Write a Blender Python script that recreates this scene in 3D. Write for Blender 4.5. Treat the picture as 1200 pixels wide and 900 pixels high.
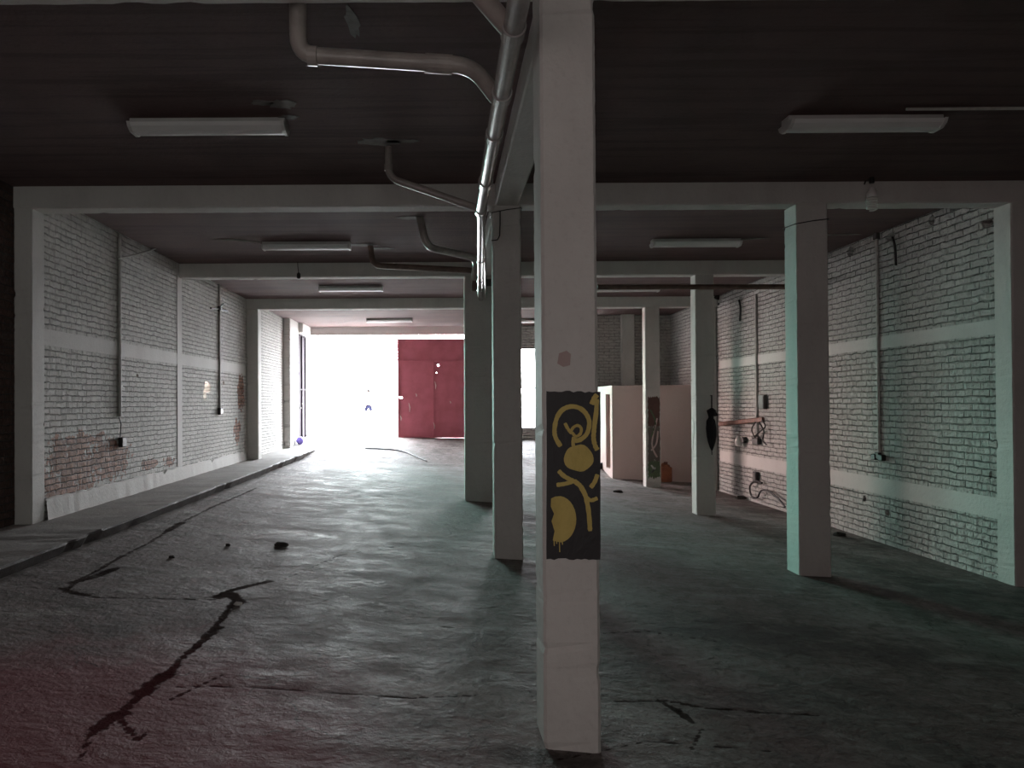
import bpy, bmesh, math, random
import numpy as np
from mathutils import Vector, Matrix
random.seed(7)
SC = bpy.context.scene
for o in list(bpy.data.objects): bpy.data.objects.remove(o)

# ------------------------------------------------------------------ camera
F_PX, VP, PITCH, ROLL, CAM_H = 900.0, (522.0, 472.0), 0.0086, -0.006, 1.645
fwd = Vector((0, math.cos(PITCH), math.sin(PITCH)))
up0 = Vector((0, -math.sin(PITCH), math.cos(PITCH)))
rt0 = Vector((1, 0, 0))
RT = rt0*math.cos(ROLL) + up0*math.sin(ROLL)
UP = up0*math.cos(ROLL) - rt0*math.sin(ROLL)
_d = Vector((0, 1, 0))
PCX = VP[0] - F_PX*_d.dot(RT)/_d.dot(fwd)
PCY = VP[1] + F_PX*_d.dot(UP)/_d.dot(fwd)
cam_data = bpy.data.cameras.new('camera')
cam = bpy.data.objects.new('camera', cam_data)
SC.collection.objects.link(cam)
cam_data.sensor_width = 36
cam_data.lens = 36*F_PX/1200
cam_data.shift_x = (600-PCX)/1200
cam_data.shift_y = (PCY-450)/1200
cam_data.clip_start = 0.05
M = Matrix((RT, UP, -fwd)).transposed().to_4x4()
M.translation = (0, 0, CAM_H)
cam.matrix_world = M
SC.camera = cam

def ray(px, py):
    return fwd*F_PX + RT*(px-PCX) - UP*(py-PCY)
def at(px, py, Y):                      # point seen at a pixel of the 1200x900 photo, at depth Y
    v = ray(px, py); v = v*(Y/v.y)
    return Vector((v.x, v.y, v.z+CAM_H))
def on_z(px, py, z):
    v = ray(px, py); v = v*((z-CAM_H)/v.z)
    return Vector((v.x, v.y, z))
def on_x(px, py, X):
    v = ray(px, py); v = v*(X/v.x)
    return Vector((X, v.y, v.z+CAM_H))

# ------------------------------------------------------------------ exposure
SC.view_settings.view_transform = 'Standard'
SC.view_settings.look = 'None'
SC.view_settings.gamma = 1
SC.view_settings.use_curve_mapping = False
SC.view_settings.exposure = 0.1
SC.cycles.max_bounces = 10
SC.cycles.diffuse_bounces = 7
SC.cycles.glossy_bounces = 4
SC.cycles.transparent_max_bounces = 8
SC.cycles.sample_clamp_indirect = 8.0
SC.cycles.use_denoising = True

# ------------------------------------------------------------------ sky
SKY = 44.0
world = bpy.data.worlds.new('sky'); SC.world = world
world.use_nodes = True
wn = world.node_tree.nodes; wl = world.node_tree.links
for n in list(wn): wn.remove(n)
tc = wn.new('ShaderNodeTexCoord'); sep = wn.new('ShaderNodeSeparateXYZ')
wl.new(tc.outputs['Generated'], sep.inputs[0])
a2 = wn.new('ShaderNodeMath'); a2.operation = 'ARCTAN2'
wl.new(sep.outputs['X'], a2.inputs[0]); wl.new(sep.outputs['Y'], a2.inputs[1])
mp = wn.new('ShaderNodeMapRange')
mp.inputs['From Min'].default_value = -math.pi; mp.inputs['From Max'].default_value = math.pi
wl.new(a2.outputs[0], mp.inputs['Value'])
ramp = wn.new('ShaderNodeValToRGB')
wl.new(mp.outputs[0], ramp.inputs[0])
# compass directions: pink and teal bands shaped to tint walls, added dim fill behind
SKY_STOPS = [(-180, (.021, .0205, .0197)), (-150, (.026, .0200, .0200)), (-120, (.022, .019, .019)), (-100, (.03, .02, .02)), (-88, (.55, .40, .38)),
             (-57, (.9, .64, .58)), (-50, (1.7, 1.16, 1.05)), (-44, (1.25, .92, .85)), (-37, (1.1, .86, .80)), (-32, (.42, .62, .54)), (-26, (.42, 1.2, .98)), (-14, (.50, 1.15, .98)),
             (-8, (.97, .98, 1.0)), (88, (.92, .97, 1.0)), (100, (.03, .03, .03)), (125, (.021, .0205, .0197)), (180, (.021, .0205, .0197))]
els = ramp.color_ramp.elements
while len(els) > 1: els.remove(els[-1])
for i, (a, c) in enumerate(SKY_STOPS):
    e = els[0] if i == 0 else els.new((a+180)/360)
    e.position = (a+180)/360; e.color = (*c, 1)
bg = wn.new('ShaderNodeBackground'); bg.inputs['Strength'].default_value = SKY
el = wn.new('ShaderNodeMapRange'); el.interpolation_type = 'SMOOTHSTEP'
wl.new(sep.outputs['Z'], el.inputs['Value']); el.inputs['From Min'].default_value = .12; el.inputs['From Max'].default_value = .36
mk = wn.new('ShaderNodeMath'); mk.operation = 'GREATER_THAN'; wl.new(sep.outputs['Y'], mk.inputs[0]); mk.inputs[1].default_value = .12
mm = wn.new('ShaderNodeMath'); mm.operation = 'MULTIPLY'; wl.new(el.outputs[0], mm.inputs[0]); wl.new(mk.outputs[0], mm.inputs[1])
zen = wn.new('ShaderNodeMix'); zen.data_type = 'RGBA'; wl.new(mm.outputs[0], zen.inputs[0]); wl.new(ramp.outputs[0], zen.inputs[6]); zen.inputs[7].default_value = (.86, .93, 1.0, 1)
wl.new(zen.outputs[2], bg.inputs['Color'])
wo = wn.new('ShaderNodeOutputWorld'); wl.new(bg.outputs[0], wo.inputs[0])

def portal(name, loc, sx, sz, facing):
    l = bpy.data.lights.new(name, 'AREA'); l.shape = 'RECTANGLE'; l.size = sx; l.size_y = sz
    l.cycles.is_portal = True
    o = bpy.data.objects.new(name, l); SC.collection.objects.link(o)
    o.location = loc; o.rotation_euler = (math.radians(-90 if facing < 0 else 90), 0, 0)
portal('gateway_sky_portal', (-1.7, 23.25, 2.15), 5.2, 3.2, -1)
portal('window_sky_portal', (2.6, 23.25, 2.1), 1.3, 2.5, -1)
portal('rear_fill_portal', (-1.7, -3.1, 1.9), 6.0, 4.0, 1)  # unseen rear opening, added so dim fill reaches the front faces

# ------------------------------------------------------------------ materials
def mat(name):
    m = bpy.data.materials.new(name); m.use_nodes = True
    nt = m.node_tree; b = nt.nodes['Principled BSDF']
    return m, nt, b
class N:
    def __init__(s, nt): s.nt = nt
    def new(s, t, **k):
        n = s.nt.nodes.new(t)
        for a, v in k.items(): setattr(n, a, v)
        return n
    def link(s, a, b): s.nt.links.new(a, b)
    def val(s, sock, v):
        if hasattr(v, 'is_output') or isinstance(v, bpy.types.NodeSocket): s.link(v, sock)
        else: sock.default_value = v
    def math(s, op, a, b=0.0, c=0.0, clamp=False):
        n = s.new('ShaderNodeMath', operation=op, use_clamp=clamp)
        s.val(n.inputs[0], a); s.val(n.inputs[1], b); s.val(n.inputs[2], c)
        return n.outputs[0]
    def noise(s, vec, scale, detail=4, rough=.55, dist=0.0):
        n = s.new('ShaderNodeTexNoise')
        s.link(vec, n.inputs['Vector'])
        n.inputs['Scale'].default_value = scale; n.inputs['Detail'].default_value = detail
        n.inputs['Roughness'].default_value = rough; n.inputs['Distortion'].default_value = dist
        return n.outputs['Fac']
    def step(s, v, lo, hi):
        n = s.new('ShaderNodeMapRange', interpolation_type='SMOOTHSTEP')
        s.val(n.inputs['Value'], v); n.inputs['From Min'].default_value = lo; n.inputs['From Max'].default_value = hi
        return n.outputs[0]
    def mix(s, f, a, b):
        n = s.new('ShaderNodeMix', data_type='RGBA')
        s.val(n.inputs[0], f)
        for i, v in ((6, a), (7, b)):
            if isinstance(v, tuple): n.inputs[i].default_value = (*v[:3], 1)
            else: s.link(v, n.inputs[i])
        return n.outputs[2]
    def coord(s, which='Object'): return s.new('ShaderNodeTexCoord').outputs[which]
    def xyz(s, v):
        n = s.new('ShaderNodeSeparateXYZ'); s.link(v, n.inputs[0]); return n.outputs
    def comb(s, x, y, z=0.0):
        n = s.new('ShaderNodeCombineXYZ'); s.val(n.inputs[0], x); s.val(n.inputs[1], y); s.val(n.inputs[2], z); return n.outputs[0]
    def bump(s, h, dist, strength=1.0, prev=None):
        n = s.new('ShaderNodeBump'); s.val(n.inputs['Height'], h)
        n.inputs['Distance'].default_value = dist; n.inputs['Strength'].default_value = strength
        if prev is not None: s.link(prev, n.inputs['Normal'])
        return n.outputs[0]

def plain(name, col, rough=.6, metal=0.0, var=.25, scale=8.0, bump=.0, col2=None):
    m, nt, b = mat(name); n = N(nt); c = n.coord()
    f = n.step(n.noise(c, scale, 5), .35, .7)
    dark = col2 or tuple(x*(1-var) for x in col)
    n.link(n.mix(f, col, dark), b.inputs['Base Color'])
    b.inputs['Roughness'].default_value = rough; b.inputs['Metallic'].default_value = metal
    if bump: n.link(n.bump(n.noise(c, scale*4, 4), bump), b.inputs['Normal'])
    return m

def brick_mat(name, axis, paint, brick, mortar, peel=(), peel_all=0.0, relief=.024, joint=.5, dirt=.3, bh=.08, bw=.27):
    """painted brickwork; peel = list of (u, z, ru, rz) places where the paint has come off"""
    m, nt, b = mat(name); n = N(nt)
    c = n.coord(); x, y, z = n.xyz(c)
    u = y if axis == 'y' else x
    wob = n.math('MULTIPLY', n.math('SUBTRACT', n.noise(c, 2.3, 3), .5), .085)
    wob2 = n.math('MULTIPLY', n.math('SUBTRACT', n.noise(c, 6.0, 4, .65), .5), .05)
    vec = n.comb(n.math('ADD', u, wob), n.math('ADD', z, n.math('ADD', wob2, n.math('MULTIPLY', wob, .15))))
    bt = n.new('ShaderNodeTexBrick'); n.link(vec, bt.inputs['Vector'])
    for k, v in (('Scale', 1.0), ('Mortar Size', .011), ('Mortar Smooth', .8), ('Brick Width', bw), ('Row Height', bh), ('Bias', 0.0)):
        bt.inputs[k].default_value = v
    bt.inputs['Color1'].default_value = (0, 0, 0, 1); bt.inputs['Color2'].default_value = (1, 1, 1, 1); bt.inputs['Mortar'].default_value = (.5, .5, .5, 1)
    mort = bt.outputs['Fac']; rnd = bt.outputs['Color']
    rv = n.new('ShaderNodeRGBToBW'); n.link(rnd, rv.inputs[0]); rv = rv.outputs[0]
    big = n.noise(c, .9, 5, .6); fine = n.noise(c, 14, 4, .6); mid = n.noise(c, 4.0, 4, .6)
    pcol = n.mix(n.math('MULTIPLY', n.step(big, .35, .75), dirt), paint, tuple(v*.62 for v in paint))
    pcol = n.mix(n.math('MULTIPLY', rv, .22), pcol, tuple(v*.72 for v in paint))
    pcol = n.mix(n.math('MULTIPLY', n.step(fine, .46, .70), .5), pcol, tuple(v*.5 for v in paint))
    j2 = n.noise(c, 5.5, 5, .7)
    jm = n.math('MULTIPLY', n.math('MULTIPLY', n.step(mort, .25, .95), n.step(j2, .36, .62)), joint)
    pcol = n.mix(jm, pcol, tuple(v*.28 for v in paint))
    bcol = n.mix(rv, brick, tuple(v*.6 for v in brick))
    bcol = n.mix(n.step(fine, .45, .7), bcol, tuple(v*1.5 for v in brick))
    bcol = n.mix(n.step(mort, .2, .8), bcol, mortar)
    pm = None
    for (pu, pz, ru, rz) in peel:
        du = n.math('DIVIDE', n.math('SUBTRACT', u, pu), ru); dz = n.math('DIVIDE', n.math('SUBTRACT', z, pz), rz)
        d = n.math('ADD', n.math('MULTIPLY', du, du), n.math('MULTIPLY', dz, dz))
        e = n.math('SUBTRACT', 1.0, d)
        pm = e if pm is None else n.math('MAXIMUM', pm, e)
    base = n.math('MULTIPLY', n.math('SUBTRACT', n.math('ADD', n.math('MULTIPLY', mid, .55), n.math('MULTIPLY', fine, .45)), .5), 5.0)
    if pm is not None:
        pk = n.step(n.math('ADD', n.math('MAXIMUM', pm, -1.0), base), .15, .5)
    else:
        pk = n.step(n.math('ADD', base, 0.0), 2.0, 3.0)
    if peel_all:
        pk = n.math('MAXIMUM', pk, n.step(n.math('ADD', base, peel_all*2-1), .0, .5))
    n.link(n.mix(pk, pcol, bcol), b.inputs['Base Color'])
    b.inputs['Roughness'].default_value = .75
    h = n.math('SUBTRACT', n.math('MULTIPLY', rv, .35), mort)
    h = n.math('ADD', h, n.math('ADD', n.math('MULTIPLY', fine, .9), n.math('MULTIPLY', mid, 1.1)))
    n.link(n.bump(h, relief, 1.0), b.inputs['Normal'])
    return m

def concrete(name, col, dark, streak=0.0, rough=.7, bumpd=.004, chips=.0, scale=2.0):
    m, nt, b = mat(name); n = N(nt); c = n.coord(); x, y, z = n.xyz(c)
    v = n.comb(x, y, n.math('MULTIPLY', z, .45))
    big = n.noise(v, scale, 6, .62, .3); fine = n.noise(c, 26, 5, .65)
    k = n.math('ADD', n.math('MULTIPLY', n.step(big, .35, .72), .6), n.math('MULTIPLY', n.step(fine, .5, .75), .35))
    cc = n.mix(k, col, dark)
    if streak:
        sv = n.comb(n.math('MULTIPLY', x, .35), n.math('MULTIPLY', y, 7.0), z)
        cc = n.mix(n.math('MULTIPLY', n.step(n.noise(sv, 1.4, 4), .45, .65), streak), cc, tuple(q*.55 for q in dark))
    if chips:
        cc = n.mix(n.step(n.math('ADD', n.noise(c, 7, 6, .7), chips-.5), .62, .66), cc, tuple(q*.33 for q in dark))
    n.link(cc, b.inputs['Base Color']); b.inputs['Roughness'].default_value = rough
    n.link(n.bump(n.math('ADD', n.math('MULTIPLY', big, .6), n.math('MULTIPLY', fine, .4)), bumpd*4, .8), b.inputs['Normal'])
    return m

def floor_mat():
    m, nt, b = mat('worn_concrete_floor'); n = N(nt); c = n.coord(); x, y, z = n.xyz(c)
    at_ = n.new('ShaderNodeAttribute', attribute_name='crack').outputs['Fac']
    st_ = n.new('ShaderNodeAttribute', attribute_name='stain').outputs['Fac']
    big = n.noise(c, .55, 6, .6, .4); mid = n.noise(c, 2.6, 6, .65, .5); fine = n.noise(c, 18, 5, .7)
    lay = n.comb(n.math('MULTIPLY', x, .5), n.math('MULTIPLY', y, 1.5), z)
    lay = n.noise(lay, 1.9, 6, .65, .6)
    cc = n.mix(n.step(big, .36, .66), (.31, .272, .258), (.19, .155, .146))
    cc = n.mix(n.math('MULTIPLY', n.step(mid, .46, .66), .75), cc, (.10, .088, .08))
    cc = n.mix(n.math('MULTIPLY', n.step(lay, .53, .68), .7), cc, (.40, .385, .36))
    cc = n.mix(n.math('MULTIPLY', n.step(fine, .5, .68), .6), cc, (.08, .07, .065))
    sc = n.noise(c, 6.0, 7, .75, .8)
    cc = n.mix(n.math('MULTIPLY', n.step(sc, .52, .62), .55), cc, (.085, .072, .066))
    cc = n.mix(n.math('MULTIPLY', n.step(sc, .46, .36), .45), cc, (.42, .40, .38))
    rh_ = n.new('ShaderNodeAttribute', attribute_name='redhaze').outputs['Fac']
    rm = n.step(n.math('ADD', rh_, n.math('MULTIPLY', n.math('SUBTRACT', n.noise(c, 2.2, 7, .75, .5), .5), .9)), .15, .8)
    cc = n.mix(n.math('MULTIPLY', rm, .85), cc, (.30, .085, .10))  # red lens haze blended into the floor colour
    sm = n.step(n.math('ADD', st_, n.math('MULTIPLY', n.math('SUBTRACT', n.noise(c, 3.2, 6, .7, .6), .5), 1.3)), .3, .75)
    cc = n.mix(n.math('MULTIPLY', sm, .72), cc, (.055, .045, .04))
    ck = n.step(n.math('ADD', at_, n.math('MULTIPLY', n.math('SUBTRACT', n.noise(c, 12, 5, .7), .5), 2.0)), .32, .62)
    cc = n.mix(n.math('MULTIPLY', ck, .62), cc, (.022, .017, .016))
    n.link(n.math('MULTIPLY', n.math('SUBTRACT', 1.0, ck), .3), b.inputs['Specular IOR Level'])
    vo = n.new('ShaderNodeTexVoronoi', feature='DISTANCE_TO_EDGE')
    dv = n.new('ShaderNodeVectorMath', operation='ADD'); n.link(c, dv.inputs[0])
    nz = n.new('ShaderNodeTexNoise'); nz.inputs['Scale'].default_value = 1.6; nz.inputs['Detail'].default_value = 5; n.link(c, nz.inputs['Vector'])
    n.link(nz.outputs['Color'], dv.inputs[1]); n.link(dv.outputs[0], vo.inputs['Vector']); vo.inputs['Scale'].default_value = .75
    hair = n.math('MULTIPLY', n.math('SUBTRACT', 1.0, n.step(vo.outputs['Distance'], .002, .008)), n.step(mid, .42, .56))
    cc = n.mix(n.math('MULTIPLY', hair, .55), cc, (.035, .03, .027))
    n.link(cc, b.inputs['Base Color'])
    r = n.new('ShaderNodeMapRange'); n.val(r.inputs['Value'], n.math('ADD', n.math('MULTIPLY', mid, .6), n.math('MULTIPLY', lay, .4)))
    r.inputs['From Min'].default_value = .35; r.inputs['From Max'].default_value = .65; r.inputs['To Min'].default_value = .9; r.inputs['To Max'].default_value = .58
    n.link(r.outputs[0], b.inputs['Roughness'])
    h = n.math('ADD', n.math('MULTIPLY', mid, .55), n.math('MULTIPLY', fine, .25))
    gr = n.noise(c, 7.0, 6, .7, .3)
    h = n.math('ADD', h, n.math('ADD', n.math('MULTIPLY', lay, .3), n.math('MULTIPLY', gr, .55)))
    n.link(n.bump(h, .03, .9), b.inputs['Normal'])
    return m

WHITE = (.66, .645, .61)
MAT = {}
MAT['brick_l'] = brick_mat('painted_brick_scuffed', 'y', WHITE, (.30, .15, .10), (.13, .09, .075), joint=.55, dirt=.6, bh=.07, bw=.25,
                           peel=[(9.0, .95, .95, .42), (9.9, .95, .65, .34), (8.7, .72, .6, .34), (9.2, 1.22, .7, .12), (11.2, .78, .35, .10), (12.0, .75, .3, .1), (16.2, 1.9, .3, .5), (15.9, 1.1, .3, .3)])
MAT['brick_r'] = brick_mat('painted_brick_rough', 'y', (.60, .59, .565), (.22, .11, .08), (.15, .12, .10), joint=1.0, dirt=.5, relief=.042)
MAT['brick_e'] = brick_mat('painted_brick_end', 'x', (.60, .585, .555), (.22, .11, .08), (.15, .12, .10), joint=.85, dirt=.5)
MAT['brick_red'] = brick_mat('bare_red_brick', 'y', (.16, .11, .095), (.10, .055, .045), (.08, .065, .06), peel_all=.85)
MAT['paint_conc'] = concrete('painted_concrete', (.70, .69, .66), (.55, .535, .51), chips=.0)
MAT['plaster'] = concrete('white_plaster', (.68, .665, .64), (.55, .53, .505), scale=1.2)
MAT['booth'] = concrete('grubby_pinkish_plaster', (.78, .63, .59), (.66, .52, .48), scale=1.0)
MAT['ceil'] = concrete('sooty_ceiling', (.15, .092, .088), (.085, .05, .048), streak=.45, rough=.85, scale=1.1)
MAT['patch'] = concrete('rough_grey_plaster', (.22, .20, .19), (.12, .10, .095), scale=14)
MAT['walk'] = concrete('walkway_concrete', (.36, .34, .32), (.2, .185, .17), rough=.7, chips=.03)
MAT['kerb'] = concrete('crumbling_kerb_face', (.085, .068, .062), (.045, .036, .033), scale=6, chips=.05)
MAT['street'] = concrete('street_paving', (.55, .54, .52), (.45, .44, .42), scale=.5)
MAT['floor'] = floor_mat()
MAT['pvc'] = plain('grey_pvc_pipe', (.40, .36, .335), .32, 0, .35, 5)
MAT['pvc_shiny'] = plain('glossy_grey_pipe', (.42, .395, .385), .2, 0, .3, 4)
MAT['rustpipe'] = plain('brown_painted_pipe', (.20, .13, .105), .45, 0, .4, 9)
MAT['conduit'] = plain('grey_conduit', (.64, .63, .60), .5, 0, .25, 10)
MAT['wire'] = plain('pale_wire', (.40, .38, .35), .6)
MAT['black'] = plain('black_plastic', (.022, .02, .02), .5)
MAT['darkbox'] = plain('dark_grey_box', (.09, .085, .08), .55)
MAT['fixture'] = plain('white_enamel', (.66, .66, .64), .35, 0, .12, 6)
MAT['tube'] = plain('frosted_tube', (.85, .86, .85), .25, 0, .04, 5)
MAT['cflglass'] = plain('frosted_bulb_glass', (.85, .85, .82), .3, 0, .05, 5)
MAT['red'] = plain('red_gate_paint', (.56, .15, .20), .55, 0, .25, 3, col2=(.47, .12, .15))
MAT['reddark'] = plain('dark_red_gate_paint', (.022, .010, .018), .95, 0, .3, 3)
MAT['wood'] = plain('brown_wood', (.26, .12, .085), .65, 0, .4, 12, bump=.002)
MAT['steel'] = plain('window_bar_steel', (.12, .11, .11), .5, .4)
MAT['orange'] = plain('orange_plastic', (.36, .12, .055), .45, 0, .35, 6)
MAT['purple'] = plain('purple_rubber', (.22, .16, .62), .4, 0, .1, 6)
MAT['cloth'] = plain('black_nylon', (.018, .015, .018), .75, 0, .3, 20)
MAT['spray_black'] = concrete('black_spray_paint', (.02, .017, .019), (.034, .028, .03), rough=.5, bumpd=.002)
MAT['spray_yellow'] = concrete('yellow_spray_paint', (.68, .53, .15), (.50, .38, .09), rough=.55, bumpd=.002, scale=14)
MAT['spray_red'] = concrete('rust_red_spray_paint', (.17, .085, .07), (.12, .065, .055), scale=8)
MAT['spray_green'] = concrete('green_spray_paint', (.14, .20, .11), (.10, .13, .08), scale=8)
MAT['spray_pink'] = concrete('faded_pink_paint', (.50, .38, .36), (.48, .42, .40), scale=10)
MAT['spray_grey'] = concrete('grey_brown_spray_paint', (.20, .17, .15), (.13, .10, .09), scale=8)
MAT['mint'] = concrete('white_paint_splash', (.85, .85, .82), (.75, .75, .72))
MAT['stone'] = plain('dark_rubble', (.06, .05, .045), .8, 0, .4, 20)
MAT['skin'] = plain('skin', (.5, .32, .24), .6, 0, .05)
MAT['shirt'] = plain('white_shirt', (.8, .8, .8), .8, 0, .05)
MAT['blue'] = plain('blue_cloth', (.010, .012, .055), .8, 0, .05)
MAT['teal'] = plain('pale_trousers', (.16, .42, .45), .8, 0, .05)
MAT['hair'] = plain('dark_hair', (.02, .016, .014), .6)
g, gnt, gb = mat('window_glass')
gb.inputs['Roughness'].default_value = .02
gn = N(gnt); tr = gn.new('ShaderNodeBsdfTransparent'); gl = gn.new('ShaderNodeBsdfGlossy'); gl.inputs['Roughness'].default_value = .03
fr = gn.new('ShaderNodeFresnel'); fr.inputs['IOR'].default_value = 1.3; mx = gn.new('ShaderNodeMixShader')
gn.link(fr.outputs[0], mx.inputs[0]); gn.link(tr.outputs[0], mx.inputs[1]); gn.link(gl.outputs[0], mx.inputs[2])
gn.link(mx.outputs[0], gnt.nodes['Material Output'].inputs['Surface'])
MAT['glass'] = g

# ------------------------------------------------------------------ mesh helpers
def origin(o):
    v = Vector((0, 0, 0))
    while o is not None: v = v + o.location; o = o.parent
    return v
class MB:
    def __init__(s): s.bm = bmesh.new()
    def box(s, x0, x1, y0, y1, z0, z1):
        vs = [s.bm.verts.new((x, y, z)) for z in (z0, z1) for x, y in ((x0, y0), (x1, y0), (x1, y1), (x0, y1))]
        for f in ((3, 2, 1, 0), (4, 5, 6, 7), (0, 1, 5, 4), (1, 2, 6, 5), (2, 3, 7, 6), (3, 0, 4, 7)):
            s.bm.faces.new([vs[i] for i in f])
        return s
    def prism(s, pts, d):               # pts: planar loop of Vectors, d: extrusion Vector
        a = [s.bm.verts.new(p) for p in pts]; b = [s.bm.verts.new(Vector(p)+Vector(d)) for p in pts]
        k = len(a)
        try:
            s.bm.faces.new(a[::-1]); s.bm.faces.new(b)
        except ValueError: pass
        for i in range(k): s.bm.faces.new((a[i], a[(i+1) % k], b[(i+1) % k], b[i]))
        return s
    def tube(s, pts, r, seg=10, cap=True, closed=False):
        pts = [Vector(p) for p in pts]
        rs = r if isinstance(r, (list, tuple)) else [r]*len(pts)
        rings = []; prev = None
        for i, p in enumerate(pts):
            t = (pts[min(i+1, len(pts)-1)] - pts[max(i-1, 0)])
            t = t.normalized() if t.length > 1e-9 else Vector((0, 0, 1))
            if prev is None:
                a = Vector((0, 0, 1)) if abs(t.z) < .9 else Vector((1, 0, 0))
                n = t.cross(a).normalized()
            else:
                n = (prev - t*prev.dot(t)).normalized()
            prev = n; b = t.cross(n)
            rings.append([s.bm.verts.new(p + (n*math.cos(k*2*math.pi/seg) + b*math.sin(k*2*math.pi/seg))*rs[i]) for k in range(seg)])
        for i in range(len(rings)-1):
            for k in range(seg):
                s.bm.faces.new((rings[i][k], rings[i][(k+1) % seg], rings[i+1][(k+1) % seg], rings[i+1][k]))
        if cap: s.bm.faces.new(rings[0][::-1]); s.bm.faces.new(rings[-1])
        return s
    def lathe(s, prof, c=(0, 0, 0), seg=20):      # prof: (r, z) list
        c = Vector(c); rings = []
        for r, z in prof:
            rings.append([s.bm.verts.new(c + Vector((max(r, 1e-4)*math.cos(k*2*math.pi/seg), max(r, 1e-4)*math.sin(k*2*math.pi/seg), z))) for k in range(seg)])
        for i in range(len(rings)-1):
            for k in range(seg):
                s.bm.faces.new((rings[i][k], rings[i][(k+1) % seg], rings[i+1][(k+1) % seg], rings[i+1][k]))
        s.bm.faces.new(rings[0][::-1]); s.bm.faces.new(rings[-1])
        return s
    def bevel(s, w, seg=1):
        bmesh.ops.bevel(s.bm, geom=list(s.bm.edges), offset=w, segments=seg, affect='EDGES', profile=.5)
        return s
    def build(s, name, m, parent=None, loc=None, smooth=False):
        bmesh.ops.recalc_face_normals(s.bm, faces=s.bm.faces)
        off = Vector(loc) if loc is not None else Vector((0, 0, 0))
        tot = off + (origin(parent) if parent is not None else Vector((0, 0, 0)))
        bmesh.ops.translate(s.bm, verts=s.bm.verts, vec=-tot)
        me = bpy.data.meshes.new(name); s.bm.to_mesh(me); s.bm.free()
        if smooth:
            for p in me.polygons: p.use_smooth = True
            me.set_sharp_from_angle(angle=math.radians(42))
        me.materials.append(MAT[m] if isinstance(m, str) else m)
        o = bpy.data.objects.new(name, me); SC.collection.objects.link(o)
        o.location = off
        if parent is not None: o.parent = parent
        return o
def tag(o, label=None, cat=None, group=None, kind=None):
    if label: o['label'] = label
    if cat: o['category'] = cat
    if group: o['group'] = group
    if kind: o['kind'] = kind
    return o
def thing(name, loc, label, cat, group=None):
    o = bpy.data.objects.new(name, None); o.empty_display_size = .1
    SC.collection.objects.link(o); o.location = loc
    return tag(o, label, cat, group)
def struct(o, label=None, cat=None): return tag(o, label, cat, kind='structure')
def rough_bar(p0, p1, w, h, side, seg=30, ch=.014, jit=.006, seed=1, chips=3, flare=0.0):
    """rectangular concrete member from p0 to p1 with worn, chipped arrises; side = Vector for the width axis"""
    rnd = random.Random(seed); mb = MB(); p0 = Vector(p0); p1 = Vector(p1)
    t = (p1-p0).normalized(); sx = Vector(side).normalized(); sy = t.cross(sx).normalized()
    prof = []
    for cx, cy in ((-1, -1), (1, -1), (1, 1), (-1, 1)):
        a = (cx*w/2, cy*(h/2-ch)); b = (cx*(w/2-ch), cy*h/2)
        prof += [a, b] if cx*cy > 0 else [b, a]
    chipat = [(rnd.random(), rnd.randrange(4), rnd.uniform(.004, .013)) for _ in range(chips)]
    rings = []
    for i in range(seg+1):
        f = i/seg; ring = []
        c = p0.lerp(p1, f)
        k = 1 + flare*(1-f)
        for j, (x, y) in enumerate(prof):
            q = 1 - rnd.uniform(0, jit)/max(w, .05)
            for (cf, cc, cd) in chipat:
                if cc == j//2 and abs(cf-f) < .7/seg: q -= cd/w*1.2
            ring.append(mb.bm.verts.new(c + sx*(x*q*k) + sy*(y*q*k)))
        rings.append(ring)
    for i in range(seg):
        for j in range(8):
            mb.bm.faces.new((rings[i][j], rings[i][(j+1) % 8], rings[i+1][(j+1) % 8], rings[i+1][j]))
    mb.bm.faces.new(rings[0][::-1]); mb.bm.faces.new(rings[-1])
    return mb
def cut(o, cutter_mb):
    c = cutter_mb.build('cutter', 'stone')
    md = o.modifiers.new('cut', 'BOOLEAN'); md.operation = 'DIFFERENCE'; md.object = c; md.solver = 'EXACT'; md.use_self = True
    dg = bpy.context.evaluated_depsgraph_get(); dg.update()
    me = bpy.data.meshes.new_from_object(o.evaluated_get(dg)); old = o.data
    o.modifiers.clear(); o.data = me; me.name = old.name
    bpy.data.meshes.remove(old); cm = c.data
    bpy.data.objects.remove(c); bpy.data.meshes.remove(cm)
def blob2d(u, v, ru, rv, seed, k=11, irr=.35):
    r = random.Random(seed)
    return [(u+ru*math.cos(a)*q, v+rv*math.sin(a)*q) for a, q in ((i*2*math.pi/k, 1-irr*r.random()) for i in range(k))]
def fillet(pts, r, n=5):
    pts = [Vector(p) for p in pts]; out = [pts[0]]
    for i in range(1, len(pts)-1):
        a, b, c = pts[i-1], pts[i], pts[i+1]
        rr = min(r, (a-b).length*.45, (c-b).length*.45)
        p = b+(a-b).normalized()*rr; q = b+(c-b).normalized()*rr
        for k in range(n+1):
            t = k/n; out.append((p*(1-t)+b*t)*(1-t) + (b*(1-t)+q*t)*t)
    return out+[pts[-1]]
def sag(a, b, d, n=10):
    a = Vector(a); b = Vector(b)
    return [a.lerp(b, i/n) - Vector((0, 0, d*4*(i/n)*(1-i/n))) for i in range(n+1)]

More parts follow.
